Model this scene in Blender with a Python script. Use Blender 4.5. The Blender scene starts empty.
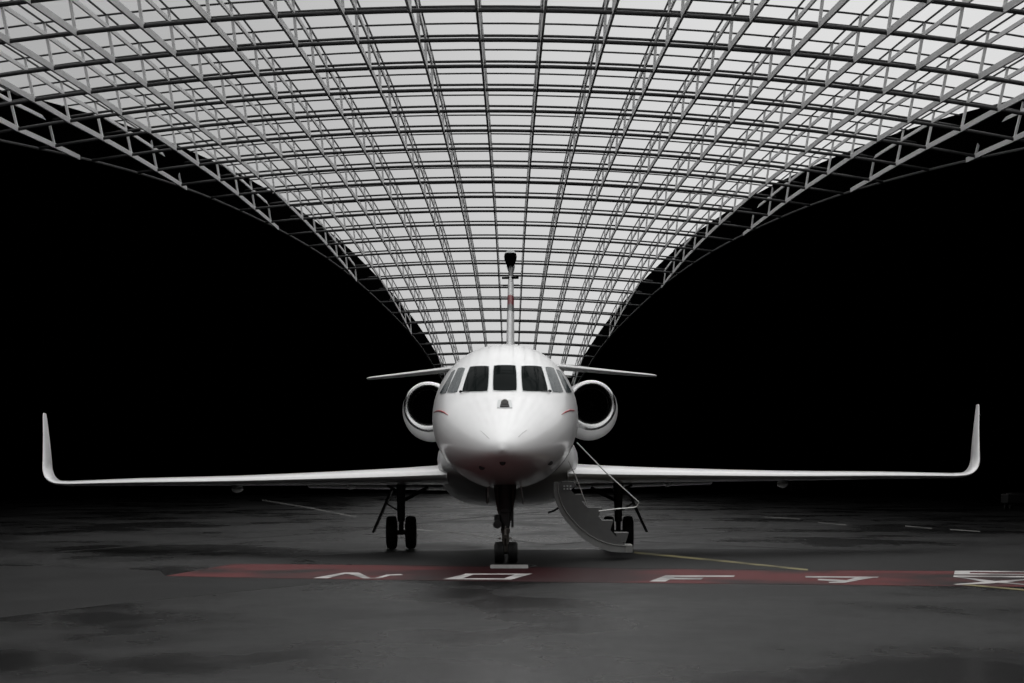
import bpy, bmesh, math, random
from mathutils import Vector, Matrix
from mathutils.bvhtree import BVHTree
random.seed(7)
F = 2210.0; CX = 510.5; HY = 478.0; HC = 1.44
col = bpy.context.scene.collection
R = math.radians

def PX(px, py, D):
    return Vector(((px-CX)*D/F, D, HC+(HY-py)*D/F))
def GP(px, py, z=0.0):
    D = F*(HC-z)/(py-HY)
    return Vector(((px-CX)*D/F, D, z))

# ------------------------------------------------------------ materials
def new_mat(name, base=(.5,.5,.5), rough=.5, metal=0.0, coat=0.0, spec=.5, nscale=None, namt=.12, bump=0.0):
    m = bpy.data.materials.new(name); m.use_nodes = True
    nt = m.node_tree; b = nt.nodes['Principled BSDF']
    b.inputs['Base Color'].default_value = (*base, 1)
    b.inputs['Roughness'].default_value = rough
    b.inputs['Metallic'].default_value = metal
    b.inputs['Coat Weight'].default_value = coat
    b.inputs['Coat Roughness'].default_value = .12
    b.inputs['Specular IOR Level'].default_value = spec
    if nscale:
        tc = nt.nodes.new('ShaderNodeTexCoord'); n = nt.nodes.new('ShaderNodeTexNoise')
        n.inputs['Scale'].default_value = nscale; n.inputs['Detail'].default_value = 4
        nt.links.new(tc.outputs['Object'], n.inputs['Vector'])
        mx = nt.nodes.new('ShaderNodeMix'); mx.data_type = 'RGBA'
        mx.inputs[6].default_value = (*[c*(1-namt) for c in base], 1)
        mx.inputs[7].default_value = (*[min(1, c*(1+namt)) for c in base], 1)
        nt.links.new(n.outputs['Fac'], mx.inputs[0]); nt.links.new(mx.outputs[2], b.inputs['Base Color'])
        if bump:
            bp = nt.nodes.new('ShaderNodeBump'); bp.inputs['Strength'].default_value = bump
            nt.links.new(n.outputs['Fac'], bp.inputs['Height']); nt.links.new(bp.outputs['Normal'], b.inputs['Normal'])
    return m

M = {}
M['white'] = new_mat('white_paint', (.80,.80,.80), .34, coat=.6, nscale=1.5, namt=.02)
M['wgrey'] = new_mat('pale_grey_paint', (.55,.57,.57), .3, coat=.3, nscale=2, namt=.04)
M['lip'] = new_mat('polished_alloy', (.86,.86,.86), .22, 1.0, nscale=5, namt=.04)
M['glass_dark'] = new_mat('cockpit_glass', (.004,.006,.006), .06, spec=.015, nscale=3, namt=.2)
M['glass_side'] = new_mat('cockpit_side_glass', (.05,.062,.066), .15, spec=.3, nscale=3, namt=.15)
M['black'] = new_mat('black_rubber', (.012,.012,.012), .6, spec=.3, nscale=12, namt=.3)
M['dark'] = new_mat('dark_metal', (.05,.05,.05), .45, .3, nscale=12, namt=.3)
M['gearm'] = new_mat('gear_metal', (.11,.10,.09), .4, .5, nscale=20, namt=.35)
M['red'] = new_mat('red_paint', (.42,.02,.03), .3, coat=.4, nscale=6, namt=.08)
M['stair'] = new_mat('stair_panel', (.13,.13,.128), .5, .1, nscale=9, namt=.2)
M['stairw'] = new_mat('stair_skin', (.30,.30,.295), .35, .1, nscale=7, namt=.25)
M['alloy'] = new_mat('rail_alloy', (.60,.60,.58), .3, .7, nscale=9, namt=.1)
M['seam'] = new_mat('panel_seam', (.42,.42,.42), .5, nscale=9, namt=.1)
M['rib'] = new_mat('pale_grey_steel', (.78,.78,.78), .6, 0, spec=.3, nscale=.8, namt=.12)
M['tubed'] = new_mat('dark_steel', (.045,.045,.046), .55, 0, spec=.25, nscale=.8, namt=.2)
M['edge'] = new_mat('grey_edge_steel', (.10,.10,.10), .6, spec=.3, nscale=.8, namt=.2)
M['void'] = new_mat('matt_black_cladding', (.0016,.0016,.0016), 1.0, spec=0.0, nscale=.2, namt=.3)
M['chock'] = new_mat('worn_painted_steel', (.20,.195,.19), .5, .1, nscale=14, namt=.25)
M['crate'] = new_mat('charcoal_casing', (.01,.01,.01), .7, spec=.2, nscale=2, namt=.3)

def mk_fin():
    m = new_mat('fin_paint', (.8,.8,.8), .35, spec=.3)
    nt = m.node_tree; b = nt.nodes['Principled BSDF']
    tc = nt.nodes.new('ShaderNodeTexCoord'); sp = nt.nodes.new('ShaderNodeSeparateXYZ')
    mr = nt.nodes.new('ShaderNodeMapRange'); mr.inputs[1].default_value = 0; mr.inputs[2].default_value = 8
    cr = nt.nodes.new('ShaderNodeValToRGB'); cr.color_ramp.interpolation = 'CONSTANT'
    el = cr.color_ramp.elements
    el[0].position = 0; el[0].color = (.88,.88,.88,1)
    el[1].position = 5.145/8; el[1].color = (.16,.17,.17,1)
    for p, c in ((5.33/8, (.22,.004,.012,1)), (5.59/8, (.75,.75,.75,1)), (6.12/8, (.03,.03,.03,1))):
        e = el.new(p); e.color = c
    nt.links.new(tc.outputs['Object'], sp.inputs[0]); nt.links.new(sp.outputs[2], mr.inputs[0])
    nt.links.new(mr.outputs[0], cr.inputs[0]); nt.links.new(cr.outputs[0], b.inputs['Base Color'])
    return m
M['fin'] = mk_fin()

def mk_membrane():
    m = bpy.data.materials.new('clear_roof_film'); m.use_nodes = True
    nt = m.node_tree; nt.nodes.clear()
    o = nt.nodes.new('ShaderNodeOutputMaterial'); mx = nt.nodes.new('ShaderNodeMixShader')
    t = nt.nodes.new('ShaderNodeBsdfTransparent'); t.inputs[0].default_value = (.93,.93,.93,1)
    d = nt.nodes.new('ShaderNodeBsdfTranslucent')
    n = nt.nodes.new('ShaderNodeTexNoise'); n.inputs['Scale'].default_value = .5
    cr = nt.nodes.new('ShaderNodeValToRGB'); cr.color_ramp.elements[0].color = (.6,.6,.6,1); cr.color_ramp.elements[1].color = (.85,.85,.85,1)
    tc = nt.nodes.new('ShaderNodeTexCoord'); nt.links.new(tc.outputs['Object'], n.inputs['Vector'])
    nt.links.new(n.outputs['Fac'], cr.inputs[0]); nt.links.new(cr.outputs[0], d.inputs[0])
    mx.inputs[0].default_value = .08
    nt.links.new(t.outputs[0], mx.inputs[1]); nt.links.new(d.outputs[0], mx.inputs[2]); nt.links.new(mx.outputs[0], o.inputs[0])
    return m
M['film'] = mk_membrane()

def mk_ground():
    m = bpy.data.materials.new('wet_apron_concrete'); m.use_nodes = True
    nt = m.node_tree; b = nt.nodes['Principled BSDF']; L = nt.links.new
    tc = nt.nodes.new('ShaderNodeTexCoord')
    def noise(sx, sy, sc, det=4, rz=0):
        mp = nt.nodes.new('ShaderNodeMapping'); mp.inputs['Scale'].default_value = (sx, sy, 1); mp.inputs['Rotation'].default_value = (0,0,rz)
        n = nt.nodes.new('ShaderNodeTexNoise'); n.inputs['Scale'].default_value = sc; n.inputs['Detail'].default_value = det
        n.inputs['Roughness'].default_value = .6
        L(tc.outputs['Object'], mp.inputs[0]); L(mp.outputs[0], n.inputs['Vector']); return n
    def ramp(src, p0, c0, p1, c1):
        r = nt.nodes.new('ShaderNodeValToRGB'); e = r.color_ramp.elements
        e[0].position = p0; e[0].color = (c0,c0,c0,1); e[1].position = p1; e[1].color = (c1,c1,c1,1)
        L(src, r.inputs[0]); return r
    big = noise(1, .45, .16, 5, .3); wet = noise(1, .55, .22, 5, -.25); fine = noise(1, 1, 9, 5); mid = noise(1, .6, 1.2, 6)
    wr = ramp(wet.outputs['Fac'], .42, 0, .60, 1)       # 0 = wet, 1 = drying
    br = ramp(big.outputs['Fac'], .3, .75, .7, 1.2)
    fr = ramp(fine.outputs['Fac'], .3, .8, .7, 1.2)
    mr_ = ramp(mid.outputs['Fac'], .3, .75, .7, 1.2)
    def mul(a, c):
        x = nt.nodes.new('ShaderNodeMath'); x.operation = 'MULTIPLY'; L(a, x.inputs[0]); L(c, x.inputs[1]); return x.outputs[0]
    k = mul(mul(br.outputs[0], fr.outputs[0]), mr_.outputs[0])
    wv = nt.nodes.new('ShaderNodeMapRange'); wv.inputs[3].default_value = GW; wv.inputs[4].default_value = GD
    L(wr.outputs[0], wv.inputs[0])
    val = mul(k, wv.outputs[0])
    cc = nt.nodes.new('ShaderNodeCombineColor')
    L(val, cc.inputs[0]); L(val, cc.inputs[1]); L(val, cc.inputs[2])
    L(cc.outputs[0], b.inputs['Base Color'])
    rr = nt.nodes.new('ShaderNodeMapRange'); rr.inputs[3].default_value = .22; rr.inputs[4].default_value = .45
    L(wr.outputs[0], rr.inputs[0]); L(rr.outputs[0], b.inputs['Roughness'])
    b.inputs['Specular IOR Level'].default_value = GS
    bp = nt.nodes.new('ShaderNodeBump'); bp.inputs['Strength'].default_value = .12; bp.inputs['Distance'].default_value = .02
    L(fine.outputs['Fac'], bp.inputs['Height']); L(bp.outputs[0], b.inputs['Normal'])
    return m
GW, GD, GS = .0030, .0100, .04
M['ground'] = mk_ground()

def mk_mark(name, c, scale=1.1, worn=.5, lo=.40, hi=.56):
    m = new_mat(name, c, .45, spec=.03); nt = m.node_tree; b = nt.nodes['Principled BSDF']; L = nt.links.new
    tc = nt.nodes.new('ShaderNodeTexCoord'); mp = nt.nodes.new('ShaderNodeMapping'); mp.inputs['Scale'].default_value = (1,.6,1)
    n = nt.nodes.new('ShaderNodeTexNoise'); n.inputs['Scale'].default_value = scale; n.inputs['Detail'].default_value = 6
    L(tc.outputs['Object'], mp.inputs[0]); L(mp.outputs[0], n.inputs[0])
    r = nt.nodes.new('ShaderNodeValToRGB'); e = r.color_ramp.elements
    e[0].position = lo; e[0].color = (*[x*worn*.6+.006 for x in c], 1); e[1].position = hi; e[1].color = (*c, 1)
    L(n.outputs['Fac'], r.inputs[0]); L(r.outputs[0], b.inputs['Base Color'])
    return m
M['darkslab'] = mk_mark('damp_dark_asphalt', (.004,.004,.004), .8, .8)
M['shadowslab'] = mk_mark('damp_asphalt_jet_shadow', (.0062,.0062,.0062), .5, .5)  # damp ground tone with the jet's shadow put into the colour
M['redband'] = mk_mark('faded_red_marking', (.085,.014,.015), .45, .12, .40, .55)
def dark_reflection(m, x0, x1):
    # wet stretch of paint, the jet's dark reflection put into its colour, ragged outline
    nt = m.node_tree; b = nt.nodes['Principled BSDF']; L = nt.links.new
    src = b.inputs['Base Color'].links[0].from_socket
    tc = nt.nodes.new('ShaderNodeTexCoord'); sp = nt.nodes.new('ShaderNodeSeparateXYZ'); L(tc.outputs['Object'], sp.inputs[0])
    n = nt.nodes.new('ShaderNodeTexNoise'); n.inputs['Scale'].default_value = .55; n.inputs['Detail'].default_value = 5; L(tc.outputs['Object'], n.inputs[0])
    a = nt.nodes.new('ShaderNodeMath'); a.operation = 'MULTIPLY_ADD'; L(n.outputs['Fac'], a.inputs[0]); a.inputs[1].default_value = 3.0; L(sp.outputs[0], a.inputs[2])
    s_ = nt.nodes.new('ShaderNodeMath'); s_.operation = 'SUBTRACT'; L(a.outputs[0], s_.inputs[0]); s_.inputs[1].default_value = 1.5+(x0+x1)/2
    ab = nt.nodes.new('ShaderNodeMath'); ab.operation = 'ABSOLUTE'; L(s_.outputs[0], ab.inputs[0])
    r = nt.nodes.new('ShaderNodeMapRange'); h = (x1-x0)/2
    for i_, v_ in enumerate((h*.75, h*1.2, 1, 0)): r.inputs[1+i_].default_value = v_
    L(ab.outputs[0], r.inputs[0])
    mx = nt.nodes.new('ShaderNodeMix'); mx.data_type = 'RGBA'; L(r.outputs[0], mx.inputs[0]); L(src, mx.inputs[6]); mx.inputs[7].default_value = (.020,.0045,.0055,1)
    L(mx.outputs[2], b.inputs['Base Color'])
dark_reflection(M['redband'], -1.7, 1.9)
M['whitemark'] = mk_mark('worn_white_marking', (.42,.405,.395), 1.5, .8)
M['yellow'] = mk_mark('worn_yellow_line', (.17,.15,.075), 1.5, .6)
M['faint'] = mk_mark('worn_grey_line', (.13,.13,.125), 1.0, .6)
M['joint'] = mk_mark('dark_joint', (.008,.008,.008), 1.5, .8)

# ------------------------------------------------------------ mesh helpers
class MB:
    def __init__(s): s.v = []; s.f = []
    def add(s, vs, fs):
        n = len(s.v); s.v += [Vector(p) for p in vs]; s.f += [tuple(i+n for i in f) for f in fs]; return s
    def box(s, c, d, rot=None):
        c = Vector(c); vs = []
        for x in (-.5,.5):
            for y in (-.5,.5):
                for z in (-.5,.5):
                    p = Vector((x*d[0], y*d[1], z*d[2]))
                    vs.append(c + (rot @ p if rot else p))
        return s.add(vs, [(0,1,3,2),(4,6,7,5),(0,4,5,1),(2,3,7,6),(0,2,6,4),(1,5,7,3)])
    def bar(s, a, b, w, t, up=(0,0,1)):
        """rectangular bar from a to b; w sideways, t along up"""
        return s.rectpath([a, b], w, t, lambda p: Vector(up))
    def rectpath(s, pts, w, t, upf):
        pts = [Vector(p) for p in pts]; rings = []
        for i, p in enumerate(pts):
            d = (pts[min(i+1, len(pts)-1)] - pts[max(i-1, 0)]).normalized()
            u = upf(p); side = d.cross(u).normalized(); u = side.cross(d).normalized()
            rings.append([p+side*sx*w/2+u*sz*t/2 for sx, sz in ((-1,-1),(1,-1),(1,1),(-1,1))])
        return s.rings(rings)
    def rings(s, rings, cap0=True, cap1=True, closed=True):
        n = len(rings[0]); vs = [p for r in rings for p in r]; fs = []
        for i in range(len(rings)-1):
            for k in range(n if closed else n-1):
                a = i*n+k; b = i*n+(k+1) % n
                fs.append((a, b, b+n, a+n))
        if cap0: fs.append(tuple(range(n-1, -1, -1)))
        if cap1: fs.append(tuple((len(rings)-1)*n+k for k in range(n)))
        return s.add(vs, fs)
    def tube(s, pts, r, n=8, taper=None):
        pts = [Vector(p) for p in pts]; rings = []; prev = None
        for i, p in enumerate(pts):
            d = (pts[min(i+1, len(pts)-1)] - pts[max(i-1, 0)]).normalized()
            if prev is None:
                u = Vector((0,0,1)) if abs(d.z) < .9 else Vector((1,0,0))
            else: u = prev
            u = (u - d*u.dot(d)).normalized(); prev = u; w = d.cross(u)
            rr = taper[i] if taper else r
            rings.append([p+(u*math.cos(2*math.pi*k/n)+w*math.sin(2*math.pi*k/n))*rr for k in range(n)])
        return s.rings(rings)
    def lathe(s, prof, c, axis='x', n=24):
        """prof: (along, radius)"""
        c = Vector(c); rings = []
        for a, r in prof:
            ring = []
            for k in range(n):
                t = 2*math.pi*k/n; u, w = math.cos(t)*r, math.sin(t)*r
                ring.append(c + (Vector((a,u,w)) if axis == 'x' else Vector((w,a,u)) if axis == 'y' else Vector((u,w,a))))
            rings.append(ring)
        return s.rings(rings)
    def prism(s, poly, off):
        poly = [Vector(p) for p in poly]; off = Vector(off); n = len(poly)
        return s.add(poly+[p+off for p in poly], [tuple(range(n)), tuple(range(2*n-1, n-1, -1))]+[(k, k+n, (k+1) % n+n, (k+1) % n) for k in range(n)])
    def build(s, name, mat, parent=None, smooth=True, bevel=0, angle=35, weld=True):
        me = bpy.data.meshes.new(name); me.from_pydata([tuple(p) for p in s.v], [], s.f)
        bm = bmesh.new(); bm.from_mesh(me)
        if weld: bmesh.ops.remove_doubles(bm, verts=bm.verts, dist=1e-5)
        bmesh.ops.recalc_face_normals(bm, faces=bm.faces); bm.to_mesh(me); bm.free()
        me.materials.append(mat)
        if smooth:
            me.polygons.foreach_set('use_smooth', [True]*len(me.polygons))
            me.set_sharp_from_angle(angle=R(angle))
        o = bpy.data.objects.new(name, me); col.objects.link(o)
        if bevel:
            b = o.modifiers.new('bevel', 'BEVEL'); b.width = bevel; b.segments = 2; b.limit_method = 'ANGLE'
        if parent: o.parent = parent
        return o
def empty(name, loc=(0,0,0)):
    o = bpy.data.objects.new(name, None); o.location = loc; o.empty_display_size = .3; col.objects.link(o); return o
def tag(o, label=None, cat=None, group=None, kind=None):
    if label: o['label'] = label
    if cat: o['category'] = cat
    if group: o['group'] = group
    if kind: o['kind'] = kind
    return o
def interp(tab, x, k=1):
    if x <= tab[0][0]: a, b = tab[0], tab[1]
    elif x >= tab[-1][0]: a, b = tab[-2], tab[-1]
    else:
        for a, b in zip(tab, tab[1:]):
            if a[0] <= x <= b[0]: break
    t = (x-a[0])/(b[0]-a[0]); return a[k]+(b[k]-a[k])*t
def crm(tab, x, k=1):
    """monotone-ish Catmull-Rom lookup"""
    n = len(tab)
    if x <= tab[0][0]: return tab[0][k]
    if x >= tab[-1][0]: return tab[-1][k]
    i = max(j for j in range(n-1) if tab[j][0] <= x)
    x0, x1 = tab[i][0], tab[i+1][0]; y0, y1 = tab[i][k], tab[i+1][k]; h = x1-x0; s = (y1-y0)/h
    m0 = s if i == 0 else ((y0-tab[i-1][k])/(x0-tab[i-1][0])*h+s*(x0-tab[i-1][0]))/(h+x0-tab[i-1][0])
    m1 = s if i == n-2 else (s*(tab[i+2][0]-x1)+(tab[i+2][k]-y1)/(tab[i+2][0]-x1)*h)/(h+tab[i+2][0]-x1)
    t = (x-x0)/h; t2 = t*t; t3 = t2*t
    return (2*t3-3*t2+1)*y0+(t3-2*t2+t)*h*m0+(-2*t3+3*t2)*y1+(t3-t2)*h*m1

# ------------------------------------------------------------ the hangar roof
H = 1.0                                  # spacing between lower and upper chord layer (m)
ROWY = [10.75,40,66.25,89.75,110.5,130,148.3,166,182,197.1,211.5,225.2,238.4,251.2,263.6,275.6,287.3,298.9,310.2,321.2,332.1,342.8,353.4,364.0]
def rowd(j): return 61.2+5.857*j
ZT = [(j, HC+(HY-y)*rowd(j)/F) for j, y in enumerate(ROWY)]
# least-squares cubic through the measured crown heights
def polyfit(pts, n):
    A = [[0.0]*(n+1) for _ in range(n+1)]; B = [0.0]*(n+1)
    for x, y in pts:
        x = x/20.0
        for a in range(n+1):
            B[a] += y*x**a
            for b in range(n+1): A[a][b] += x**(a+b)
    for i in range(n+1):
        p = max(range(i, n+1), key=lambda r: abs(A[r][i])); A[i], A[p] = A[p], A[i]; B[i], B[p] = B[p], B[i]
        for r in range(i+1, n+1):
            f = A[r][i]/A[i][i]; B[r] -= f*B[i]
            for c in range(i, n+1): A[r][c] -= f*A[i][c]
    X = [0]*(n+1)
    for i in range(n, -1, -1): X[i] = (B[i]-sum(A[i][c]*X[c] for c in range(i+1, n+1)))/A[i][i]
    return X
PC = polyfit(ZT, 3)
def crown(j): return sum(c*(j/20.0)**k for k, c in enumerate(PC))
KT = [(-4,.0050),(3,.0050),(8,.0045),(14,.0042),(28,.0040)]
def KX(j): return interp(KT, j)
WT = [(-4,1.85),(0,1.845),(3,1.835),(6,1.79),(9,1.72),(13,1.60),(17,1.49),(21,1.38),(28,1.20)]
def wj(j): return interp(WT, j)
TT = [(-4,-.007),(3,-.008),(6,-.0125),(28,-.0125)]
def TILT(j): return interp(TT, j)
GT = [(-4,1.38),(2,1.40),(5,1.445),(9,1.49),(13,1.60),(17,1.69),(21,1.78),(28,1.88)]
LT = [(-4,1.0),(2,1.006),(7,1.015),(13,1.035),(28,1.03)]
def GH(j): return interp(GT, j)*H
def RX(i, j): return i*wj(j)*(1.03 if i > 0 else interp(LT, j))
def roof(x, j, off=0.0):
    z = crown(j)-KX(j)*x*x+TILT(j)*x
    if off:
        dx = -2*KX(j)*x*1.35; dy = (crown(j+.5)-crown(j-.5))/5.857
        n = Vector((-dx, -dy, 1)).normalized()
        return Vector((x, rowd(j), z))+n*off
    return Vector((x, rowd(j), z))
def proj(p): return (CX+p.x*F/p.y, HY-(p.z-HC)*F/p.y)
EDGE = [(60,392),(76,366),(78,366),(92,343),(111,323),(142,293),(170,269.5),(207,245),(241,228),(281,209),(326,191),(381,175),(434,161),(511,145),(560,135.5)]
MEMB = [(58,390),(73,362),(78,348),(92,325.6),(115,298),(136,276),(151,260),(176,238),(190,227),(211,213),(237,197),(258,183),(381,129.5),(434,112.7),(464,104),(511,92),(560,81)]
def solve_edge(j, tab, off):
    lo, hi = 2.0, 30.0
    def g(x):
        a = proj(roof(-x, j, off)); b = proj(roof(x, j, off))
        dx = (b[0]-a[0])/2; y = (a[1]+b[1])/2
        return y-interp(tab, dx)      # >0: line lies below the edge curve -> beyond the edge
    for _ in range(50):
        mid = (lo+hi)/2
        if g(mid) > 0: hi = mid
        else: lo = mid
    return (lo+hi)/2
JMIN, JMAX = -3, 26
XE0 = {j: solve_edge(j, EDGE, 0) for j in range(4, 24)}
XM0 = {j: solve_edge(j, MEMB, GH(j)) for j in range(5, 24)}
EXTR = 1.0
def fill(d, a, b):
    sl = (d[a]-d[a+3])/3; tab = {}
    se = (d[b]-d[b-3])/3
    for j in range(JMIN-1, JMAX+2):
        tab[j] = d[j] if j in d else (d[a]+sl*EXTR*(a-j) if j < a else max(2.5, d[b]+se*(j-b)))
    for _ in range(2):
        ks = sorted(tab); tab = {k: (tab.get(k-1, tab[k])+2*tab[k]+tab.get(k+1, tab[k]))/4 if k not in (ks[0], ks[-1]) else tab[k] for k in ks}
    return tab
XE = fill(XE0, 4, 23); EXTR = 1.5
XM = fill(XM0, 5, 23)
print('XE', {k: round(v,2) for k, v in XE.items()}); print('XM', {k: round(v,2) for k, v in XM.items()})
XET = sorted(XE.items()); XMT = sorted(XM.items())
def xe(j): return interp(XET, j)
def xm(j): return interp(XMT, j)
frange = lambda a, b, n: [a+(b-a)*i/n for i in range(n+1)]

# film covering (the ceiling) with its glazing bars
g = MB(); NX = 28
js = frange(JMIN, JMAX, (JMAX-JMIN)*2)
vs = [roof(-xm(j)+2*xm(j)*k/NX, j, GH(j)+.04) for j in js for k in range(NX+1)]
g.add(vs, [(i*(NX+1)+k, i*(NX+1)+k+1, (i+1)*(NX+1)+k+1, (i+1)*(NX+1)+k) for i in range(len(js)-1) for k in range(NX)])
ceiling = tag(g.build('ceiling', M['film']), kind='structure')
for j in range(JMIN, JMAX+1):
    w = xm(j)+.1
    MB().tube([roof(-w+2*w*k/24, j, GH(j)) for k in range(25)], .034, 5).build('glazing_bar', M['tubed'], ceiling)
ribs = [i+.5 for i in range(-11, 11)]
def clip_rib(i, wf):
    segs = [j for j in frange(JMIN, JMAX, (JMAX-JMIN)*4) if abs(RX(i, j)) < wf(j)]
    return segs
for i in ribs:
    seg = clip_rib(i, xm)
    if len(seg) > 3:
        MB().tube([roof(RX(i, j), j, GH(j)) for j in seg], .034, 5).build('glazing_bar', M['tubed'], ceiling)

# lengthwise trusses
words = ['first','second','third','fourth','fifth','sixth','seventh','eighth','ninth','tenth','eleventh']
up = lambda p: Vector((0,0,1))
for i in ribs:
    seg = clip_rib(i, xe)
    if len(seg) < 6: continue
    side = 'left' if i < 0 else 'right'; n = int(abs(i))
    t = empty('roof_truss', roof(RX(i, seg[0]), seg[0]))
    tag(t, 'pale grey steel roof truss curving lengthwise, %s to the %s of the tail fin' % (words[n], side), 'roof truss', 'lengthwise trusses under the glazed hangar roof')
    inv = Matrix.Translation(-t.location)
    def loc(p): return p-t.location
    MB().rectpath([loc(roof(RX(i, j), j)) for j in seg], .072, .19, up).build('lower_chord', M['rib'], t, smooth=False)
    seg2 = [j for j in seg if abs(RX(i, j)) < xe(j)]
    MB().rectpath([loc(roof(RX(i, j), j, H)) for j in seg2], .065, .125, up).build('upper_chord', M['rib'], t, smooth=False)
    for j in range(JMIN, JMAX+1):
        if abs(RX(i, j)) < xe(j) and seg[0] <= j <= seg[-1]:
            a = loc(roof(RX(i, j), j)); b = loc(roof(RX(i, j), j, GH(j)-.02)); c = loc(roof(RX(i, j), j, H))
            m = MB(); m.bar(a, c, .085, .12, (0,1,0)); m.bar(c, b, .08, .08, (0,1,0))
            m.build('post', M['rib'], t, smooth=False)
# crosswise tubes, one double line per row
for j in range(JMIN, JMAX+1):
    w = xe(j)
    t = empty('cross_tube', roof(0, j))
    k = j+4
    tag(t, 'dark crosswise double tube arching under the roof, number %d counting from above the camera side towards the tail' % k, 'roof tube', 'crosswise tubes under the glazed hangar roof')
    t['label'] = 'dark double roof tube spanning crosswise, ' + (('%s row down from the top edge of the picture' % (['first','second','third','fourth','fifth','sixth','seventh','eighth','ninth','tenth','eleventh','twelfth','thirteenth'][j])) if 0 <= j <= 12 else ('%s row above the cabin roof of the jet' % (words[23-j])) if 13 <= j <= 23 else ('row low behind the jet cabin, %s below the tailplane' % words[j-24] if j > 23 else 'row cut by the top corners of the picture' if j == -1 else 'row just above the top edge of the picture'))
    MB().tube([roof(-w+2*w*q/28, j)-t.location for q in range(29)], .065, 8).build('lower_tube', M['tubed'], t)
    MB().tube([roof(-w+2*w*q/28, j, H)-t.location for q in range(29)], .048, 8).build('upper_tube', M['tubed'], t)
# edge beams
for s, nm in ((-1,'left'),(1,'right')):
    p = [roof(s*xe(j), j) for j in frange(JMIN, JMAX, 60)]
    tag(MB().tube(p, .06, 8).build('edge_beam', M['edge']), 'thin curved grey steel beam along the %s edge of the glazed roof' % nm, 'beam')
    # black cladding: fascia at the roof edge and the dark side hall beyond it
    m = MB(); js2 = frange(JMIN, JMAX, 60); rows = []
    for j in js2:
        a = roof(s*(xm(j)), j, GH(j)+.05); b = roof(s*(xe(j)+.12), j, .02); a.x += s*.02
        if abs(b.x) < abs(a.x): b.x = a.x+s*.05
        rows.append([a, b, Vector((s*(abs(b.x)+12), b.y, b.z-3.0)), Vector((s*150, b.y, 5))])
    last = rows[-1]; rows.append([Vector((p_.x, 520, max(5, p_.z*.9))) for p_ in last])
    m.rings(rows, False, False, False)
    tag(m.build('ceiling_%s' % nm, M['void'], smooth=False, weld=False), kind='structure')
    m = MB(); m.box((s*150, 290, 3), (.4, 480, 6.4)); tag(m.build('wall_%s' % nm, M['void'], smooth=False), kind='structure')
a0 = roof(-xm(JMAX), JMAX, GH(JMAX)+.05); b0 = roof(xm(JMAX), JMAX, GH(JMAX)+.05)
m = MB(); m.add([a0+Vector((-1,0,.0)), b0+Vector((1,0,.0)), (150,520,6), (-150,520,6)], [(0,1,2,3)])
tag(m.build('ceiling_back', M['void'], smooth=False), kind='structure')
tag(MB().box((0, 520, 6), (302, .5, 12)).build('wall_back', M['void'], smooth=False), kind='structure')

# ------------------------------------------------------------ ground and its markings
tag(MB().add([(-150,-40,0),(150,-40,0),(150,520,0),(-150,520,0)], [(0,1,2,3)]).build('floor', M['ground'], smooth=False), kind='structure')
def flat(name, polys, mat, z=.004, parent=None, base=.001):
    m = MB()
    for qi, poly in enumerate(polys):
        pts = [GP(x, y) for x, y in poly]
        pts = [Vector((p.x, p.y, base)) for p in pts]
        m.prism(pts, (0,0,z-base+.0003*qi))
    return m.build(name, mat, parent, smooth=False, weld=False)
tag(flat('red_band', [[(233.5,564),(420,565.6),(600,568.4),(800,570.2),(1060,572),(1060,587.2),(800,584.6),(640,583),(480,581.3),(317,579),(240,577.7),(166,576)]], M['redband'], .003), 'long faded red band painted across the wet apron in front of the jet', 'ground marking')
flat('damp_and_shadow_patch', [[(-60,624),(120,603),(310,583.6),(375,579.8),(317,579.2),(166,576.2),(160,571),(60,566),(-60,566)]], M['darkslab'], .0014, bpy.data.objects['floor'], base=.0004)
flat('damp_and_shadow_patch', [[(290,557),(400,551),(560,549.6),(700,549),(860,550.5),(1060,555),(1060,571.8),(800,570),(600,568.2),(420,565.4),(330,564.2)]], M['shadowslab'], .0022, bpy.data.objects['floor'], base=.0004)  # dark ground strip carrying the painted shadow of the jet
def letter(name, polys, label):
    tag(flat(name, polys, M['whitemark'], .0075, base=.006), label, 'ground letter', None)
c1 = lambda pts, ox, oy: [(ox+x/8.533, oy+y/8.533) for x, y in pts]
letter('painted_letter', [c1([(110,158),(380,110),(500,110),(600,157),(640,157),(740,128),(860,124),(880,132),(770,136),(680,160),(545,162),(425,124),(385,122),(235,160)], 300, 560)], 'white zigzag letter painted on the red band, leftmost')
letter('painted_letter', [c1(p, 430, 560) for p in ([(110,168),(320,120),(395,120),(250,168)], [(300,120),(875,120),(850,128),(290,128)], [(875,120),(690,172),(600,172),(735,126),(760,120)], [(110,168),(690,172),(700,162),(200,160)])], 'white slanted O painted on the red band in front of the nose wheel')
letter('painted_letter', [c1(p, 640, 560) for p in ([(80,187),(215,136),(330,136),(215,188)], [(215,136),(810,136),(800,148),(300,150)], [(280,156),(540,156),(520,171),(240,169)])], 'white slanted F painted on the red band just right of the stairs')
letter('painted_letter', [c1(p, 780, 560) for p in ([(215,142),(845,147),(830,155),(220,154)], [(845,147),(670,176),(545,200),(470,200),(560,180),(640,155)], [(330,164),(500,172),(600,180),(545,188),(440,184),(320,176)], [(415,192),(560,184),(560,199),(420,201)])], 'white reversed F with stepped strokes on the right half of the red band')
c2 = lambda pts: [(930+x/10.9, 560+y/10.9) for x, y in pts]
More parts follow.
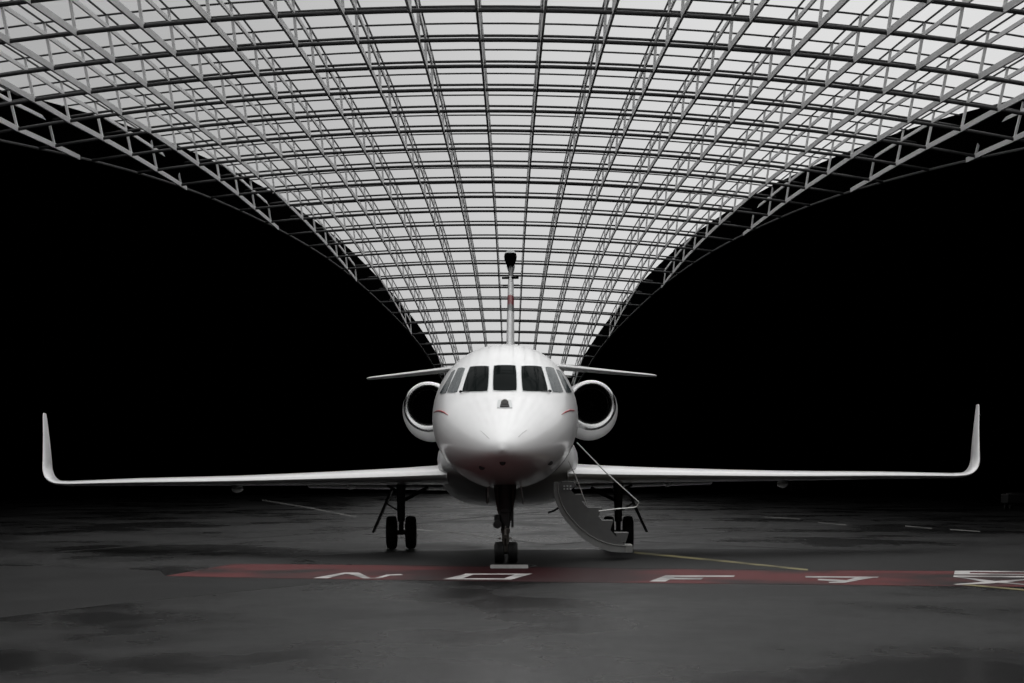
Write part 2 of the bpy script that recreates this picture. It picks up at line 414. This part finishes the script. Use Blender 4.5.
letter('painted_letter', [c2(p) for p in ([(270,122),(435,122),(435,162),(262,162)], [(430,122),(1300,130),(1300,141),(430,134)], [(430,150),(1300,160),(1300,171),(430,162)], [(258,174),(1300,184),(1300,196),(255,190)], [(265,190),(400,198),(720,236),(1060,272),(1060,282),(860,262),(560,240),(420,212)], [(255,270),(520,250),(640,240),(1060,214),(1060,224),(850,246),(640,262),(440,270),(300,276)])], 'white boxed cross marking on the red band at the right picture edge')
def strip(pts, wpx): 
    out = []
    for (x0,y0),(x1,y1) in zip(pts, pts[1:]):
        out.append([(x0,y0-wpx/2),(x1,y1-wpx/2),(x1,y1+wpx/2),(x0,y0+wpx/2)])
    return out
tag(flat('yellow_line', strip([(634,552.6),(720,561),(808,570.2)], 1.7), M['yellow'], .0050, base=.0035), 'thin yellow guide line running from the stairs out to the red band', 'ground marking')
tag(flat('yellow_line', strip([(962,584.6),(1045,592)], 1.5), M['yellow'], .0050, base=.0035), 'thin yellow guide line under the boxed cross at the right picture edge', 'ground marking')
for pts, wd, lab in (([(262,500),(310,508),(356,517)], 1.3, 'faint pale line on the ground left of the left main wheels'),
        ([(400,528),(470,534.5),(545,544.5)], 1.3, 'faint pale line passing behind the nose wheels'),
        ([(818,522.5),(846,525)], 1.0, 'short pale ground dash, second from the jet, under the right wing'), ([(905,526),(932,528.5)], 1.0, 'short pale ground dash below the right winglet, left one'),
        ([(950,529.5),(980,531.5)], 1.0, 'short pale ground dash directly below the right winglet, outermost'), ([(764,517),(800,519)], .8, 'short pale ground dash under the right wing, nearest the jet')):
    tag(flat('grey_line', strip(pts, wd), M['faint'], .0025), lab, 'ground marking')
for q, (pts, lab) in enumerate([([(-40,622),(120,603),(240,591),(310,584)], 'dark pavement joint running left from the zigzag letter'),
        ([(545,545),(640,538),(760,530)], 'dark pavement joint behind the stairs'),
        ([(60,552),(200,541),(330,533),(470,518),(540,512)], 'dark pavement joint passing behind the left main wheels'),
        ([(640,541.5),(800,549),(1040,560)], 'dark pavement joint right of the stairs')]):
    tag(flat('pavement_joint', strip(pts, 1.0), M['joint'], .002), lab, 'pavement joint')

# ------------------------------------------------------------ the jet
jet = empty('business_jet', (0, 46, 0)); jet.rotation_euler = (0, -.009, -.0095)
tag(jet, 'white twin engine business jet with upturned wing tips parked on the wet apron', 'aircraft')
JM = Matrix.Translation((0,46,0)) @ jet.rotation_euler.to_matrix().to_4x4(); JI = JM.inverted()
def A(px, py, D): return JI @ PX(px, py, D)
def LY(D): return D-46
N0 = 34.3
FT = [ # s, top, bottom, half width, z of widest
 (0.0,1.89,1.87,.012,1.88),(.05,1.985,1.80,.115,1.88),(.15,2.07,1.745,.22,1.885),(.35,2.18,1.685,.36,1.895),(.7,2.33,1.61,.54,1.93),
 (1.2,2.51,1.53,.73,1.99),(1.8,2.70,1.45,.92,2.08),(2.2,2.84,1.405,1.02,2.16),(2.5,3.03,1.375,1.085,2.22),(2.8,3.22,1.35,1.14,2.28),
 (3.1,3.38,1.325,1.18,2.34),(3.5,3.56,1.295,1.225,2.40),(4.0,3.70,1.27,1.26,2.46),(4.6,3.79,1.25,1.28,2.50),(5.3,3.83,1.24,1.285,2.52),
 (7,3.84,1.24,1.285,2.525),(12,3.84,1.26,1.28,2.53),(14,3.78,1.5,1.16,2.62),(16,3.66,1.95,.88,2.8),(18,3.45,2.5,.5,2.98),(19.4,3.25,2.9,.16,3.07),(19.6,3.12,3.05,.03,3.08)]
def fus_section(s, n=48):
    t, b, hw, zc = (crm(FT, s, k) for k in (1,2,3,4)); out = []
    for k in range(n):
        a = 2*math.pi*k/n; c, si = math.cos(a), math.sin(a)
        x = math.copysign(abs(c)**.95, c)*hw
        z = zc+(t-zc)*si if si >= 0 else zc+(zc-b)*si
        out.append(Vector((x, LY(N0+s), z)))
    return out
ss = [0,.02,.05,.09,.15,.22,.3,.4,.5]+[.5+.1*i for i in range(1, 52)]+[6,7,8,9,10,11,12,12.7,13.4,14,14.7,15.4,16,16.7,17.4,18,18.6,19.1,19.4,19.6]
fm = MB().rings([fus_section(s) for s in ss])
fus = fm.build('fuselage', M['white'], jet, angle=60)
bvh = BVHTree.FromPolygons([tuple(v) for v in fm.v], fm.f)
camL = JI @ Vector((0,0,HC))
def hit(px, py, off=.006):
    d = (JI.to_3x3() @ Vector(((px-CX)/F, 1, (HY-py)/F))).normalized()
    p, n, i, dist = bvh.ray_cast(camL, d)
    if p is None: return None
    if n.dot(d) > 0: n = -n
    return p+n*off
def hit_side(s, D, z, off=.006):
    p, n, i, dist = bvh.ray_cast(Vector((s*5, LY(D), z)), Vector((-s,0,0)))
    if n.x*s < 0: n = -n
    return p+n*off
def patch(name, quad, mat, parent, fn, n=10, off=.006, rnd=.0):
    """bilinear quad (TL,TR,BR,BL) laid on the skin; rim turned into the skin for thickness"""
    TL, TR, BR, BL = quad; m = MB(); N = n+1
    def q(u, v):
        # rounded corners in parameter space
        a, b = u*2-1, v*2-1
        k = 1-rnd*(abs(a)**3*abs(b)**3)
        a, b = a*k, b*k; u, v = (a+1)/2, (b+1)/2
        return tuple((TL[i]*(1-u)+TR[i]*u)*(1-v)+(BL[i]*(1-u)+BR[i]*u)*v for i in (0,1))
    top = [fn(*q(i/n, j/n), off) for j in range(N) for i in range(N)]
    bot = [fn(*q(i/n, j/n), -.01) for j in range(N) for i in range(N)]
    if any(p is None for p in top): 
        print('patch miss', name, quad); 
        for k in range(len(top)):
            if top[k] is None:
                j0 = min((r for r in range(len(top)) if top[r] is not None), key=lambda r: abs(r-k)); top[k] = top[j0]; bot[k] = bot[j0]
    fs = [(j*N+i, j*N+i+1, (j+1)*N+i+1, (j+1)*N+i) for j in range(n) for i in range(n)]
    rim = [i for i in range(N)]+[j*N+n for j in range(1, N)]+[n*N+i for i in range(n-1, -1, -1)]+[j*N for j in range(n-1, 0, -1)]
    K = N*N; fs2 = [(rim[k], rim[(k+1) % len(rim)], rim[(k+1) % len(rim)]+K, rim[k]+K) for k in range(len(rim))]
    m.add(top+bot, fs+fs2)
    return m.build(name, mat, parent, weld=False)
Q = lambda pts: [(400+x/4.267, 330+y/4.267) for x, y in pts]
def grow(q, d):
    cx = sum(p[0] for p in q)/4; cy = sum(p[1] for p in q)/4
    return [(x+math.copysign(d, x-cx), y+math.copysign(d, y-cy)) for x, y in q]
wins = [([(400,152),(494,152),(499,260),(396,260)],'glass_dark'),
        ([(299,157),(381,155),(375,263),(264,263)],'glass_dark'), ([(516,154),(603,156),(632,262),(522,262)],'glass_dark'),
        ([(250,163),(279,163),(243,267),(201,267)],'glass_side'), ([(619,158),(655,163),(697,266),(651,266)],'glass_side'),
        ([(224,178),(238,170),(196,270),(170,272)],'glass_side'), ([(664,167),(684,178),(732,268),(709,268)],'glass_side')]
for q, mt in wins:
    o = patch('windshield_pane', Q(q), M[mt], fus, hit, 10, .012, .05)
    big = 'seal'
    patch('window_seal', grow(Q(q), .7), M['wgrey'], fus, hit, 10, .005, .04)
# side cabin windows and the door opening (port side is at +x)
for s in (-1, 1):
    for k in range(9):
        D = 41.1+k*.78
        patch('cabin_window', [(D,3.02),(D+.36,3.02),(D+.36,2.58),(D,2.58)], M['glass_dark'], fus, lambda a, b, o, s=s: hit_side(s, a, b, o), 8, .008, .22)
patch('door_opening', [(39.15,3.1),(39.95,3.1),(39.95,1.55),(39.15,1.55)], M['black'], fus, lambda a, b, o: hit_side(1, a, b, o), 10, .008, .06)
# red cheek lines
for pts in ([(145,352),(158,346),(172,345),(188,351),(205,363)], [(690,361),(705,350),(725,342),(742,344),(762,358)]):
    pp = [hit(*c, .004) for c in Q(pts)]; pp = [p for p in pp if p]
    MB().tube(pp, .012, 6, [.006,.014,.017,.014,.005][:len(pp)]).build('red_cheek_line', M['red'], fus)
# panel seams
for pts in ([(345,430),(362,446),(381,464)],[(540,427),(522,440),(506,456)]):
    pp = [hit(*c, .0) for c in Q(pts)]; pp = [p for p in pp if p]
    MB().tube(pp, .005, 5).build('panel_seam', M['seam'], fus)
# sensor window in front of the windshield
ch = patch('sensor_plate', Q([(417,300),(474,300),(480,334),(413,334)]), M['wgrey'], fus, hit, 6, .01, .03)
patch('sensor_window', Q([(434,303),(458,303),(468,332),(426,332)]), M['black'], ch, hit, 6, .022, .03)
c0 = hit(*Q([(447,317)])[0], .03)
MB().lathe([(-.03,.062),(-.035,.05),(-.02,.03),(-.025,.001)], c0, 'y', 16).build('sensor_lens', M['alloy'], ch)
for pa, pb, pc in (((258,270),(266,266),(300,262)), ((640,266),(632,265),(600,262))):
    pp = [hit(*c, .03) for c in Q([pa, pb])]
    w_ = MB(); w_.tube(pp, .02, 6); w_.tube([hit(*c, .022) for c in Q([pb, pc])], .008, 6); w_.build('wiper', M['black'], fus)
# chin: small landing light and drain
for cx_, cy_ in ((438,565),(350,585),(640,565)):
    p = hit(400+cx_/4.267, 330+cy_/4.267, .0)
    if p: MB().lathe([(-.03,.001),(-.03,.035),(-.01,.05),(.02,.05)], p, 'y', 14).build('probe_port', M['dark'], fus)

# belly fairing
FF = [(0.0,.95,.50,1.62,2.1),(.08,1.15,.62,1.52,2.4),(.25,1.25,.66,1.43,2.5),(.8,1.31,.68,1.28,2.55),(1.8,1.35,.70,1.06,2.6),(3.0,1.37,.70,.91,2.6),(4.2,1.38,.70,.86,2.6),(5.5,1.38,.70,.86,2.6),(7.0,1.28,.62,.98,2.5),(8.6,1.0,.42,1.2,2.3)]
def fair_sec(s, n=40):
    hw, e, zb, zt = (crm(FF, s, k) for k in (1,2,3,4)); out = []
    zc = 1.80
    for k in range(n):
        a = 2*math.pi*k/n; c, si = math.cos(a), math.sin(a)
        x = math.copysign(abs(c)**(1.0 if si > 0 else .62), c)*hw; r = (zt-zc) if si > 0 else (zc-zb)
        out.append(Vector((x, LY(40.8+s), zc+(si*r if si > 0 else -abs(si)**.62*r))))
    return out
MB().rings([fair_sec(s) for s in [0,.03,.08,.15,.25,.5,.8,1.3,1.8,2.4,3,4,5,5.8,6.5,7,7.8,8.6]]).build('belly_fairing', M['white'], jet, angle=60)

# lifting surfaces
def foil(LE, c, t, upv, chordv=Vector((0,1,0)), n=14, droop=0.0):
    """airfoil ring: LE point, chord c, thickness ratio t"""
    xs = [(1-math.cos(math.pi*i/n))/2 for i in range(n+1)]
    th = lambda x: 5*t*(.2969*math.sqrt(x)-.126*x-.3516*x*x+.2843*x**3-.1015*x**4)+.0008
    ring = [LE+chordv*(x*c)+upv*(c*(th(x)-droop*x*x)) for x in xs]
    ring += [LE+chordv*(x*c)+upv*(c*(-th(x)*.8-droop*x*x)) for x in reversed(xs[1:-1])]
    return ring
def sweep(sts, s, name, mat, parent, n=14, sub=3):
    """sts: x, D, z, chord, t, cant(deg), droop"""
    rings = []
    tab = [(float(i), *st) for i, st in enumerate(sts)]
    steps = frange(0, len(sts)-1, (len(sts)-1)*sub)
    for u in steps:
        x, D, z, c, t, ca, dr = (crm(tab, u, k) for k in range(1, 8))
        upv = Vector((-s*math.sin(R(ca)), 0, math.cos(R(ca))))
        rings.append(foil(Vector((s*x, LY(D), z)), c, t, upv, droop=dr, n=n))
    return MB().rings(rings).build(name, mat, parent, angle=40)
for s in (-1, 1):
    W = [(1.12,41.0,1.51,4.9,.085,0,.03),(1.3,41.2,1.505,4.75,.085,0,.03),(2.6,42.1,1.475,4.0,.082,0,.03),(5.4,43.75,1.43,2.75,.082,0,.02),(7.6,45.1,1.42,1.95,.09,0,.012),(9.3,46.2,1.40,1.35,.09,3,.004)]
    wing = sweep(W, s, 'wing', M['white'], jet)
    sweep([(9.3,46.2,1.40,1.35,.09,3,.004),(9.6,46.42,1.425,1.2,.09,18,0),(9.82,46.68,1.52,1.08,.09,45,0),(9.94,46.92,1.69,.98,.09,72,0),(10.0,47.2,1.98,.86,.085,84,0),(10.08,47.6,2.42,.62,.085,86,0),(10.17,48.0,2.86,.40,.085,86,0),(10.185,48.12,2.95,.26,.08,86,0)], s, 'winglet', M['white'], wing, sub=5)
    # polished slat along the leading edge and flap track fairings under the wing
    for x_, D_, z_ in ((3.2,44.6,1.42),(5.6,45.3,1.37)):
        MB().lathe([(-.7,.01),(-.5,.05),(0,.09),(.5,.07),(1.0,.01)], (s*x_, LY(D_), z_-.1), 'y', 12).build('flap_track_fairing', M['white'], wing)
    # inboard flap, slightly lowered
    fl = MB(); fl.rings([foil(Vector((s*x_, LY(D_), z_)), c_, .10, Vector((0,0,1)), Vector((0,math.cos(R(6)),-math.sin(R(6))))) for x_, D_, z_, c_ in ((1.35,45.5,1.30,1.0),(4.2,45.75,1.34,.72))])
    fl.build('flap', M['white'], wing, angle=40)
    sweep([(0,50.2,4.08,2.0,.09,0,0),(1.2,50.95,3.995,1.6,.09,0,0),(2.6,51.8,3.89,1.15,.09,0,0),(3.3,52.2,3.84,.9,.085,0,0),(3.44,52.42,3.83,.6,.08,0,0)], s, 'tailplane', M['white'], jet)
# fin
FN = [(3.60,45.3,7.6,.034),(3.9,46.15,6.4,.033),(4.6,47.75,5.0,.036),(5.4,49.6,3.6,.046),(6.1,51.2,2.5,.055),(6.45,52.0,1.7,.07)]
rings = []
tab = [(float(i), *r) for i, r in enumerate(FN)]
for u in frange(0, 5, 20):
    z, D, c, t = (crm(tab, u, k) for k in (1,2,3,4))
    rings.append(foil(Vector((0, LY(D), z)), c, t, Vector((1,0,0))))
# symmetric section: reuse both halves at equal thickness
fin = MB().rings(rings).build('tail_fin', M['fin'], jet, angle=40)
MB().lathe([(-.27,.02),(-.20,.055),(-.11,.105),(-.02,.14),(.06,.15),(.12,.138),(.17,.10),(.205,.05),(.22,.004)], (0, LY(52.1), 6.60), 'z', 24).build('fin_tip_pod', M['void'], fin)
MB().lathe([(.135,.132),(.18,.1),(.222,.05),(.232,.004)], (0, LY(52.1), 6.603), 'z', 24).build('pod_rim_highlight', M['wgrey'], fin)  # pale shell added as the highlight on the pod's top rim
MB().lathe([(0,.004),(.1,.06),(.5,.10),(1.5,.08),(2.2,.004)], (0, LY(52.2), 6.5), 'y', 16).build('fin_tip_fairing', M['wgrey'], fin)
MB().box((0, LY(51.25), 6.08), (.39,.10,.045)).build('aerial_blade', M['void'], fin, bevel=.008)
MB().tube([(-.19,LY(52.3),6.0),(.19,LY(52.3),6.0)], .02, 8).build('static_rod', M['void'], fin)

# engines
for s in (-1, 1):
    NC = Vector((s*1.685+.015, 0, 2.955))
    secs = [(0.0,.47,0,0),(.0,.49,0,0)]
    outer = [(0.03,.485,0,0),(.0,.465,0,0),(.02,.445,0,0)]
    prof = [(.55,.36,0,-.02),(.35,.365,0,-.01),(.18,.375,0,0),(.08,.395,0,0),(.02,.425,0,0),(0,.45,0,0),(.02,.475,0,-.003),(.08,.497,-.005,-.012),(.2,.52,-.01,-.03),(.45,.56,-.02,-.065),(.9,.60,-.03,-.10),(1.5,.62,-.03,-.115),(2.3,.60,-.03,-.10),(3.1,.52,-.02,-.07),(3.7,.42,0,-.04),(3.72,.40,0,-.04),(3.5,.38,0,-.04)]
    def ring(y, r, dx, dz, n=40): return [Vector((NC.x+s*dx+r*math.cos(2*math.pi*k/n), LY(45.4+y), NC.z+dz+r*math.sin(2*math.pi*k/n))) for k in range(n)]
    eng = empty('engine', (0,0,0)); eng.parent = jet
    MB().rings([ring(*p) for p in prof[5+3:]], False, False).build('cowling', M['white'], eng, angle=60)
    MB().rings([ring(*p) for p in prof[2:9]], False, False).build('intake_lip', M['lip'], eng, angle=60)
    MB().rings([ring(*p) for p in prof[:3]], False, False).build('intake_duct', M['void'], eng, angle=60)
    fanm = MB(); c = Vector((NC.x, LY(45.4+.5), NC.z-.02))
    for k in range(22):
        a = 2*math.pi*k/22; d = Vector((math.cos(a),0,math.sin(a))); tt = Vector((-math.sin(a),0,math.cos(a)))
        fanm.add([c+d*.10+tt*.012+Vector((0,-.05,0)), c+d*.10-tt*.012+Vector((0,.05,0)), c+d*.355-tt*.04+Vector((0,.03,0)), c+d*.355+tt*.04+Vector((0,-.03,0))], [(0,1,2,3)])
    fanm.lathe([(.12,.36),(.121,.001)], c, 'y', 24)
    fanm.build('fan', M['void'], eng, smooth=False, weld=False)
    MB().lathe([(-.16,.002),(-.1,.05),(0,.10),(.08,.11)], c, 'y', 20).build('spinner', M['void'], eng)
    MB().lathe([(0,.3),(.6,.2),(.6,.001)], (NC.x, LY(48.9), NC.z-.04), 'y', 24).build('exhaust_nozzle', M['dark'], eng)
    MB().rings([foil(Vector((s*x_, LY(46.0), 2.93)), 2.8, .07, Vector((0,0,1))) for x_ in (.85, 1.2)]).build('pylon', M['white'], jet)

# ---- landing gear
def wheel(c, r, w, parent, hub=True):
    o = MB().lathe([(-w/2,r*.55),(-w/2,r*.82),(-w*.42,r*.94),(-w*.25,r*.995),(-w*.1,r),(-w*.09,r*.975),(-w*.07,r),(w*.07,r),(w*.09,r*.975),(w*.1,r),(w*.25,r*.995),(w*.42,r*.94),(w/2,r*.82),(w/2,r*.55)], c, 'x', 36).build('wheel', M['black'], parent)
    hb = MB().lathe([(-w*.52,.001),(-w*.52,r*.16),(-w*.38,r*.2),(-w*.36,r*.46),(-w*.5,r*.56),(w*.5,r*.56),(w*.36,r*.46),(w*.38,r*.2),(w*.52,r*.16),(w*.52,.001)], c, 'x', 24).build('wheel_hub', M['gearm'], o)
    return o
ng = empty('nose_gear', (0, LY(37.5), 0)); ng.parent = jet
def n(p): return Vector(p)
NZ = 0.0
wheel((-.108,0,.18+NZ), .18, .165, ng); wheel((.122,0,.18+NZ), .18, .165, ng)
MB().tube([(-.108,0,.18),(.122,0,.18)], .03, 10).build('axle', M['gearm'], ng)
b = MB(); b.tube([(0,0,.2),(0,0,.62)], .062, 14); b.lathe([(0,.075),(.08,.08),(.1,.06),(.12,.06)], (0,0,.50), 'z', 16); b.box((0,-.02,.26),(.09,.14,.16)); b.build('oleo_strut', M['gearm'], ng, bevel=.006)
b = MB(); b.tube([(0,0,.60),(0,0,.72),(0,0,.95),(0,0,1.38)], .09, 16, [.075,.09,.11,.13]); b.lathe([(-.02,.1),(.0,.115),(.05,.115),(.07,.1)], (0,0,.86), 'z', 18); b.build('strut_housing', M['dark'], ng)
b = MB()
for s in (-1, 1):
    b.tube([(s*.17,.15,1.35),(s*.12,.05,.95),(s*.07,0,.72)], .03, 8)
    b.tube([(s*.14,-.04,1.35),(s*.13,-.03,1.05),(s*.09,0,.80)], .018, 8)
b.build('side_brace', M['gearm'], ng)
b = MB(); b.tube([(0,-.08,.62),(0,-.2,.45),(0,-.06,.28)], .022, 8); b.box((0,-.2,.45),(.09,.05,.06)); b.build('torque_link', M['gearm'], ng)
MB().lathe([(-.09,.01),(-.085,.06),(-.04,.075),(.05,.06),(.09,.03)], (-.135,-.08,.66), 'y', 16).build('taxi_light', M['dark'], ng)
MB().box((-.14,-.02,.72), (.10,.13,.20)).build('steering_actuator', M['dark'], ng, bevel=.02)
MB().tube([(.125,-.04,.98),(.12,-.05,.60)], .02, 8).build('hydraulic_line', M['dark'], ng)
b = MB(); b.box((-.10,-.1,.42),(.05,.03,.035)); b.box((.09,-.1,.42),(.05,.03,.035)); b.build('tow_lug', M['alloy'], ng, bevel=.006)
for s in (-1, 1):
    MB().prism([(s*.26,-.45,1.30),(s*.26,.75,1.30),(s*.29,.7,1.02),(s*.29,-.25,1.0),(s*.28,-.42,1.12)], (s*.02,0,0)).build('gear_door', M['stairw'], ng, smooth=False)
MB().tube([(-.31,-.3,1.28),(-.31,-.3,1.02)], .012, 6).build('antenna_blade', M['black'], ng)

for s in (-1, 1):
    X = s*2.205; DZ = -.009*X-.0
    mg = empty('main_gear', (X, LY(44.9), DZ)); mg.parent = jet
    for q in (-1, 1): wheel((q*.195,0,.335), .335, .21, mg)
    MB().tube([(-.195,0,.335),(.195,0,.335)], .05, 10).build('axle', M['gearm'], mg)
    MB().tube([(0,0,.30),(0,0,.55),(0,0,.56),(0,0,.95),(0,0,1.35)], .07, 14, [.05,.05,.075,.085,.10]).build('oleo_strut', M['dark'], mg)
    b = MB(); b.tube([(0,.09,.75),(0,.24,.52),(0,.08,.36)], .03, 8); b.build('torque_link', M['dark'], mg)
    b = MB(); b.tube([(0,0,.95),(-s*.55,0,1.25)], .035, 8); b.tube([(0,0,1.12),(s*.28,.0,1.30)], .028, 8); b.build('side_brace', M['dark'], mg)
    x0, x1 = .12, .53
    MB().prism([(s*.14,-.10,1.26),(s*.14,.40,1.26),(s*.56,.42,.34),(s*.56,-.0,.33)], (s*.045,0,.01)).build('gear_door', M['dark'], mg, smooth=False)
    MB().tube([(s*.02,0,.75),(s*.30,.0,.93)], .016, 6).build('door_link', M['dark'], mg)

# ---- airstair: folds down from the doorway on the image-right side
st = empty('airstair', A(572, 470, 39.5)); st.parent = jet
SL = st.location.copy()
def S(x, y, D): return A(x, y, D)-SL
C7 = lambda pts: [(540+x/5.69, 440+y/5.69) for x, y in pts]
outc = C7([(80,238),(78,300),(95,362),(120,420),(155,472),(200,520),(250,565),(300,598),(350,621),(400,635),(460,640),(525,640)])
innc = C7([(100,238),(104,300),(122,358),(150,410),(188,458),(232,502),(280,540),(330,568),(380,587),(430,598),(480,601),(525,601)])
NEAR, DEEP = 39.15, .78
b = MB(); rings = []
for (a, c) in zip(outc, innc):
    rings.append([S(*a, NEAR), S(*c, NEAR), S(*c, NEAR)+Vector((0,DEEP,0)), S(*a, NEAR)+Vector((0,DEEP,0))])
b.rings(rings).build('door_skin', M['stairw'], st, angle=30)
# bright trim line along the inner edge of the skin
MB().tube([S(*c, NEAR-.01) for c in innc], .007, 6).build('edge_trim', M['alloy'], st)
b = MB(); e = C7([(488,598),(527,598),(527,640),(488,640)]); b.prism([S(*p, NEAR-.012) for p in e], (0,DEEP+.024,0)); b.build('end_cap', M['alloy'], st, smooth=False)
cheek = [p for p in innc[:11]]+C7([(480,590),(430,545),(390,500),(345,450),(300,405),(262,378),(225,335),(190,300),(150,262),(125,238)])
for D in (NEAR+.02, NEAR+DEEP-.05):
    b = MB(); nI = len(innc[:11]); lo_ = innc[:11]; hi_ = C7([(108,236),(150,262),(190,300),(225,335),(262,378),(300,405),(345,450),(390,500),(430,545),(460,572),(482,594)])
    rr = [[S(*lo_[k], D), S(*hi_[k], D), S(*hi_[k], D)+Vector((0,.03,0)), S(*lo_[k], D)+Vector((0,.03,0))] for k in range(11)]
    b.rings(rr).build('side_cheek', M['stair'], st, angle=30)
steps = [[(118,235),(190,235),(210,262),(150,290)], [(182,312),(240,308),(258,350),(225,345)], [(262,383),(356,383),(330,442),(300,420)], [(335,457),(418,457),(398,520),(350,475)], [(425,527),(506,527),(486,590),(440,560)]]
for q in steps:
    MB().prism([S(*p, NEAR+.06) for p in C7(q)], (0,DEEP-.14,0)).build('step', M['stair'], st, smooth=False, bevel=.006)
MB().tube([S(*p, NEAR) for p in C7([(210,15),(370,180),(558,350),(563,358),(556,372),(545,382),(520,386),(440,392),(358,402),(335,405)])], .011, 8).build('handrail', M['alloy'], st)
MB().tube([S(*p, NEAR) for p in C7([(162,118),(200,200),(268,378)])], .009, 8).build('stay_rod', M['alloy'], st)
MB().tube([S(*p, NEAR+.1) for p in C7([(105,386),(80,402),(46,414)])], .018, 8).build('latch_handle', M['black'], st)
b = MB()
for r_ in range(2):
    for c_ in range(3):
        p = S(*C7([(138+c_*18, 262+r_*16)])[0], NEAR-.0); b.box(p, (.03,.01,.03))
b.build('placard', M['wgrey'], st, smooth=False)

# ---- chock with its cord
wc = empty('wheel_chock', (0, 35.1, 0)); tag(wc, 'low pale wheel chock bar lying in front of the nose wheels', 'wheel chock')
wc.location = (-.01, 35.12, .003)
MB().prism([(-.31,-.13,.004),(-.31,.13,.004),(-.31,.06,.058),(-.31,-.06,.058)], (.60,0,0)).build('chock_bar', M['chock'], wc, smooth=False, bevel=.008)
MB().tube([(.28,.05,.03),(.36,.2,.018),(.42,.5,.018),(.36,.85,.018),(.2,1.0,.018)], .012, 6).build('cord', M['black'], wc)

# ---- dark ground equipment far back on the right
for q, (xa, xb, yt, yb, lab) in enumerate([(792,807,482.5,494,'dark equipment cart far behind the right wing, nearest the jet'), (855,870,482.5,494,'dark equipment cart far behind the right wing, middle of three'), (941,951,483,492,'small dark equipment cart far behind the right wing tip'), (1008,1040,494,509,'dark equipment cart cut off by the right picture edge')]):
    D = F*HC/(yb-HY); x0 = (xa-CX)*D/F; x1 = (xb-CX)*D/F; h_ = (yb-yt)*D/F; w_ = x1-x0
    t = empty('equipment_cart', ((x0+x1)/2, D+.8, 0)); tag(t, lab, 'equipment cart', 'dark carts in the far hangar')
    MB().box((0,0,.25+(h_-.25)/2), (w_, 1.5, h_-.25)).build('body', M['crate'], t, bevel=.05)
    MB().box((0,.0,h_+.02), (w_*.7, 1.2, .06)).build('lid', M['crate'], t, bevel=.02)
    for a in (-1,1):
        for c_ in (-1,1): MB().lathe([(-.07,.1),(-.07,.17),(.07,.17),(.07,.1)], (a*w_*.36, c_*.5, .17), 'x', 16).build('wheel', M['black'], t)

# ------------------------------------------------------------ sky, added fill light, camera
w = bpy.data.worlds.new('overcast_sky'); bpy.context.scene.world = w; w.use_nodes = True
nt = w.node_tree; bg = nt.nodes['Background']; L = nt.links.new
tc = nt.nodes.new('ShaderNodeTexCoord'); sp = nt.nodes.new('ShaderNodeSeparateXYZ'); L(tc.outputs['Generated'], sp.inputs[0])
def mrange(src, a, b_, c, d):
    m_ = nt.nodes.new('ShaderNodeMapRange'); m_.interpolation_type = 'SMOOTHSTEP'
    for i_, v_ in enumerate((a, b_, c, d)): m_.inputs[1+i_].default_value = v_
    L(src, m_.inputs[0]); return m_.outputs[0]
def mth(op, a, b_):
    m_ = nt.nodes.new('ShaderNodeMath'); m_.operation = op
    for i_, v_ in enumerate((a, b_)):
        if isinstance(v_, (int, float)): m_.inputs[i_].default_value = v_
        else: L(v_, m_.inputs[i_])
    return m_.outputs[0]
FRONT = mrange(sp.outputs[0], -.26, .14, .39, .77)              # the cloud is brighter towards the right
ZEN = mrange(sp.outputs[2], .15, .80, 0.0, 1.05)                 # and overhead
BACK = mrange(sp.outputs[1], -.1, .6, .02, 1.0)                 # gloomier behind the viewer
sky = mth('ADD', mth('MULTIPLY', FRONT, BACK), ZEN)
cl = nt.nodes.new('ShaderNodeTexNoise'); cl.inputs['Scale'].default_value = 3; L(tc.outputs['Generated'], cl.inputs['Vector'])
sky = mth('MULTIPLY', sky, mrange(cl.outputs['Fac'], .2, .8, .94, 1.06))
L(sky, bg.inputs['Strength']); bg.inputs['Color'].default_value = (1, 1, 1, 1)

def area(name, loc, size, power, target):
    l = bpy.data.lights.new(name, 'AREA'); l.shape = 'DISK'; l.size = size; l.energy = power
    o = bpy.data.objects.new(name, l); o.location = loc; col.objects.link(o)
    o.rotation_euler = (Vector(target)-Vector(loc)).to_track_quat('-Z', 'Y').to_euler(); return o
area('added_overhead_fill', (0, 34, 15), 12, 380, (0, 37, 0))  # soft fill light added above the jet, has no fixture

cam = bpy.data.cameras.new('camera'); co = bpy.data.objects.new('camera', cam); col.objects.link(co)
co.location = (0,0,HC); co.rotation_euler = (R(90),0,0)
cam.sensor_width = 36; cam.sensor_fit = 'HORIZONTAL'; cam.lens = 36*F/1024
cam.shift_x = (512-CX)/1024; cam.shift_y = (HY-341.5)/1024
cam.clip_end = 2000
sc = bpy.context.scene; sc.camera = co
sc.view_settings.view_transform = 'Standard'; sc.view_settings.look = 'None'; sc.view_settings.gamma = 1; sc.view_settings.exposure = 0
sc.view_settings.use_curve_mapping = False
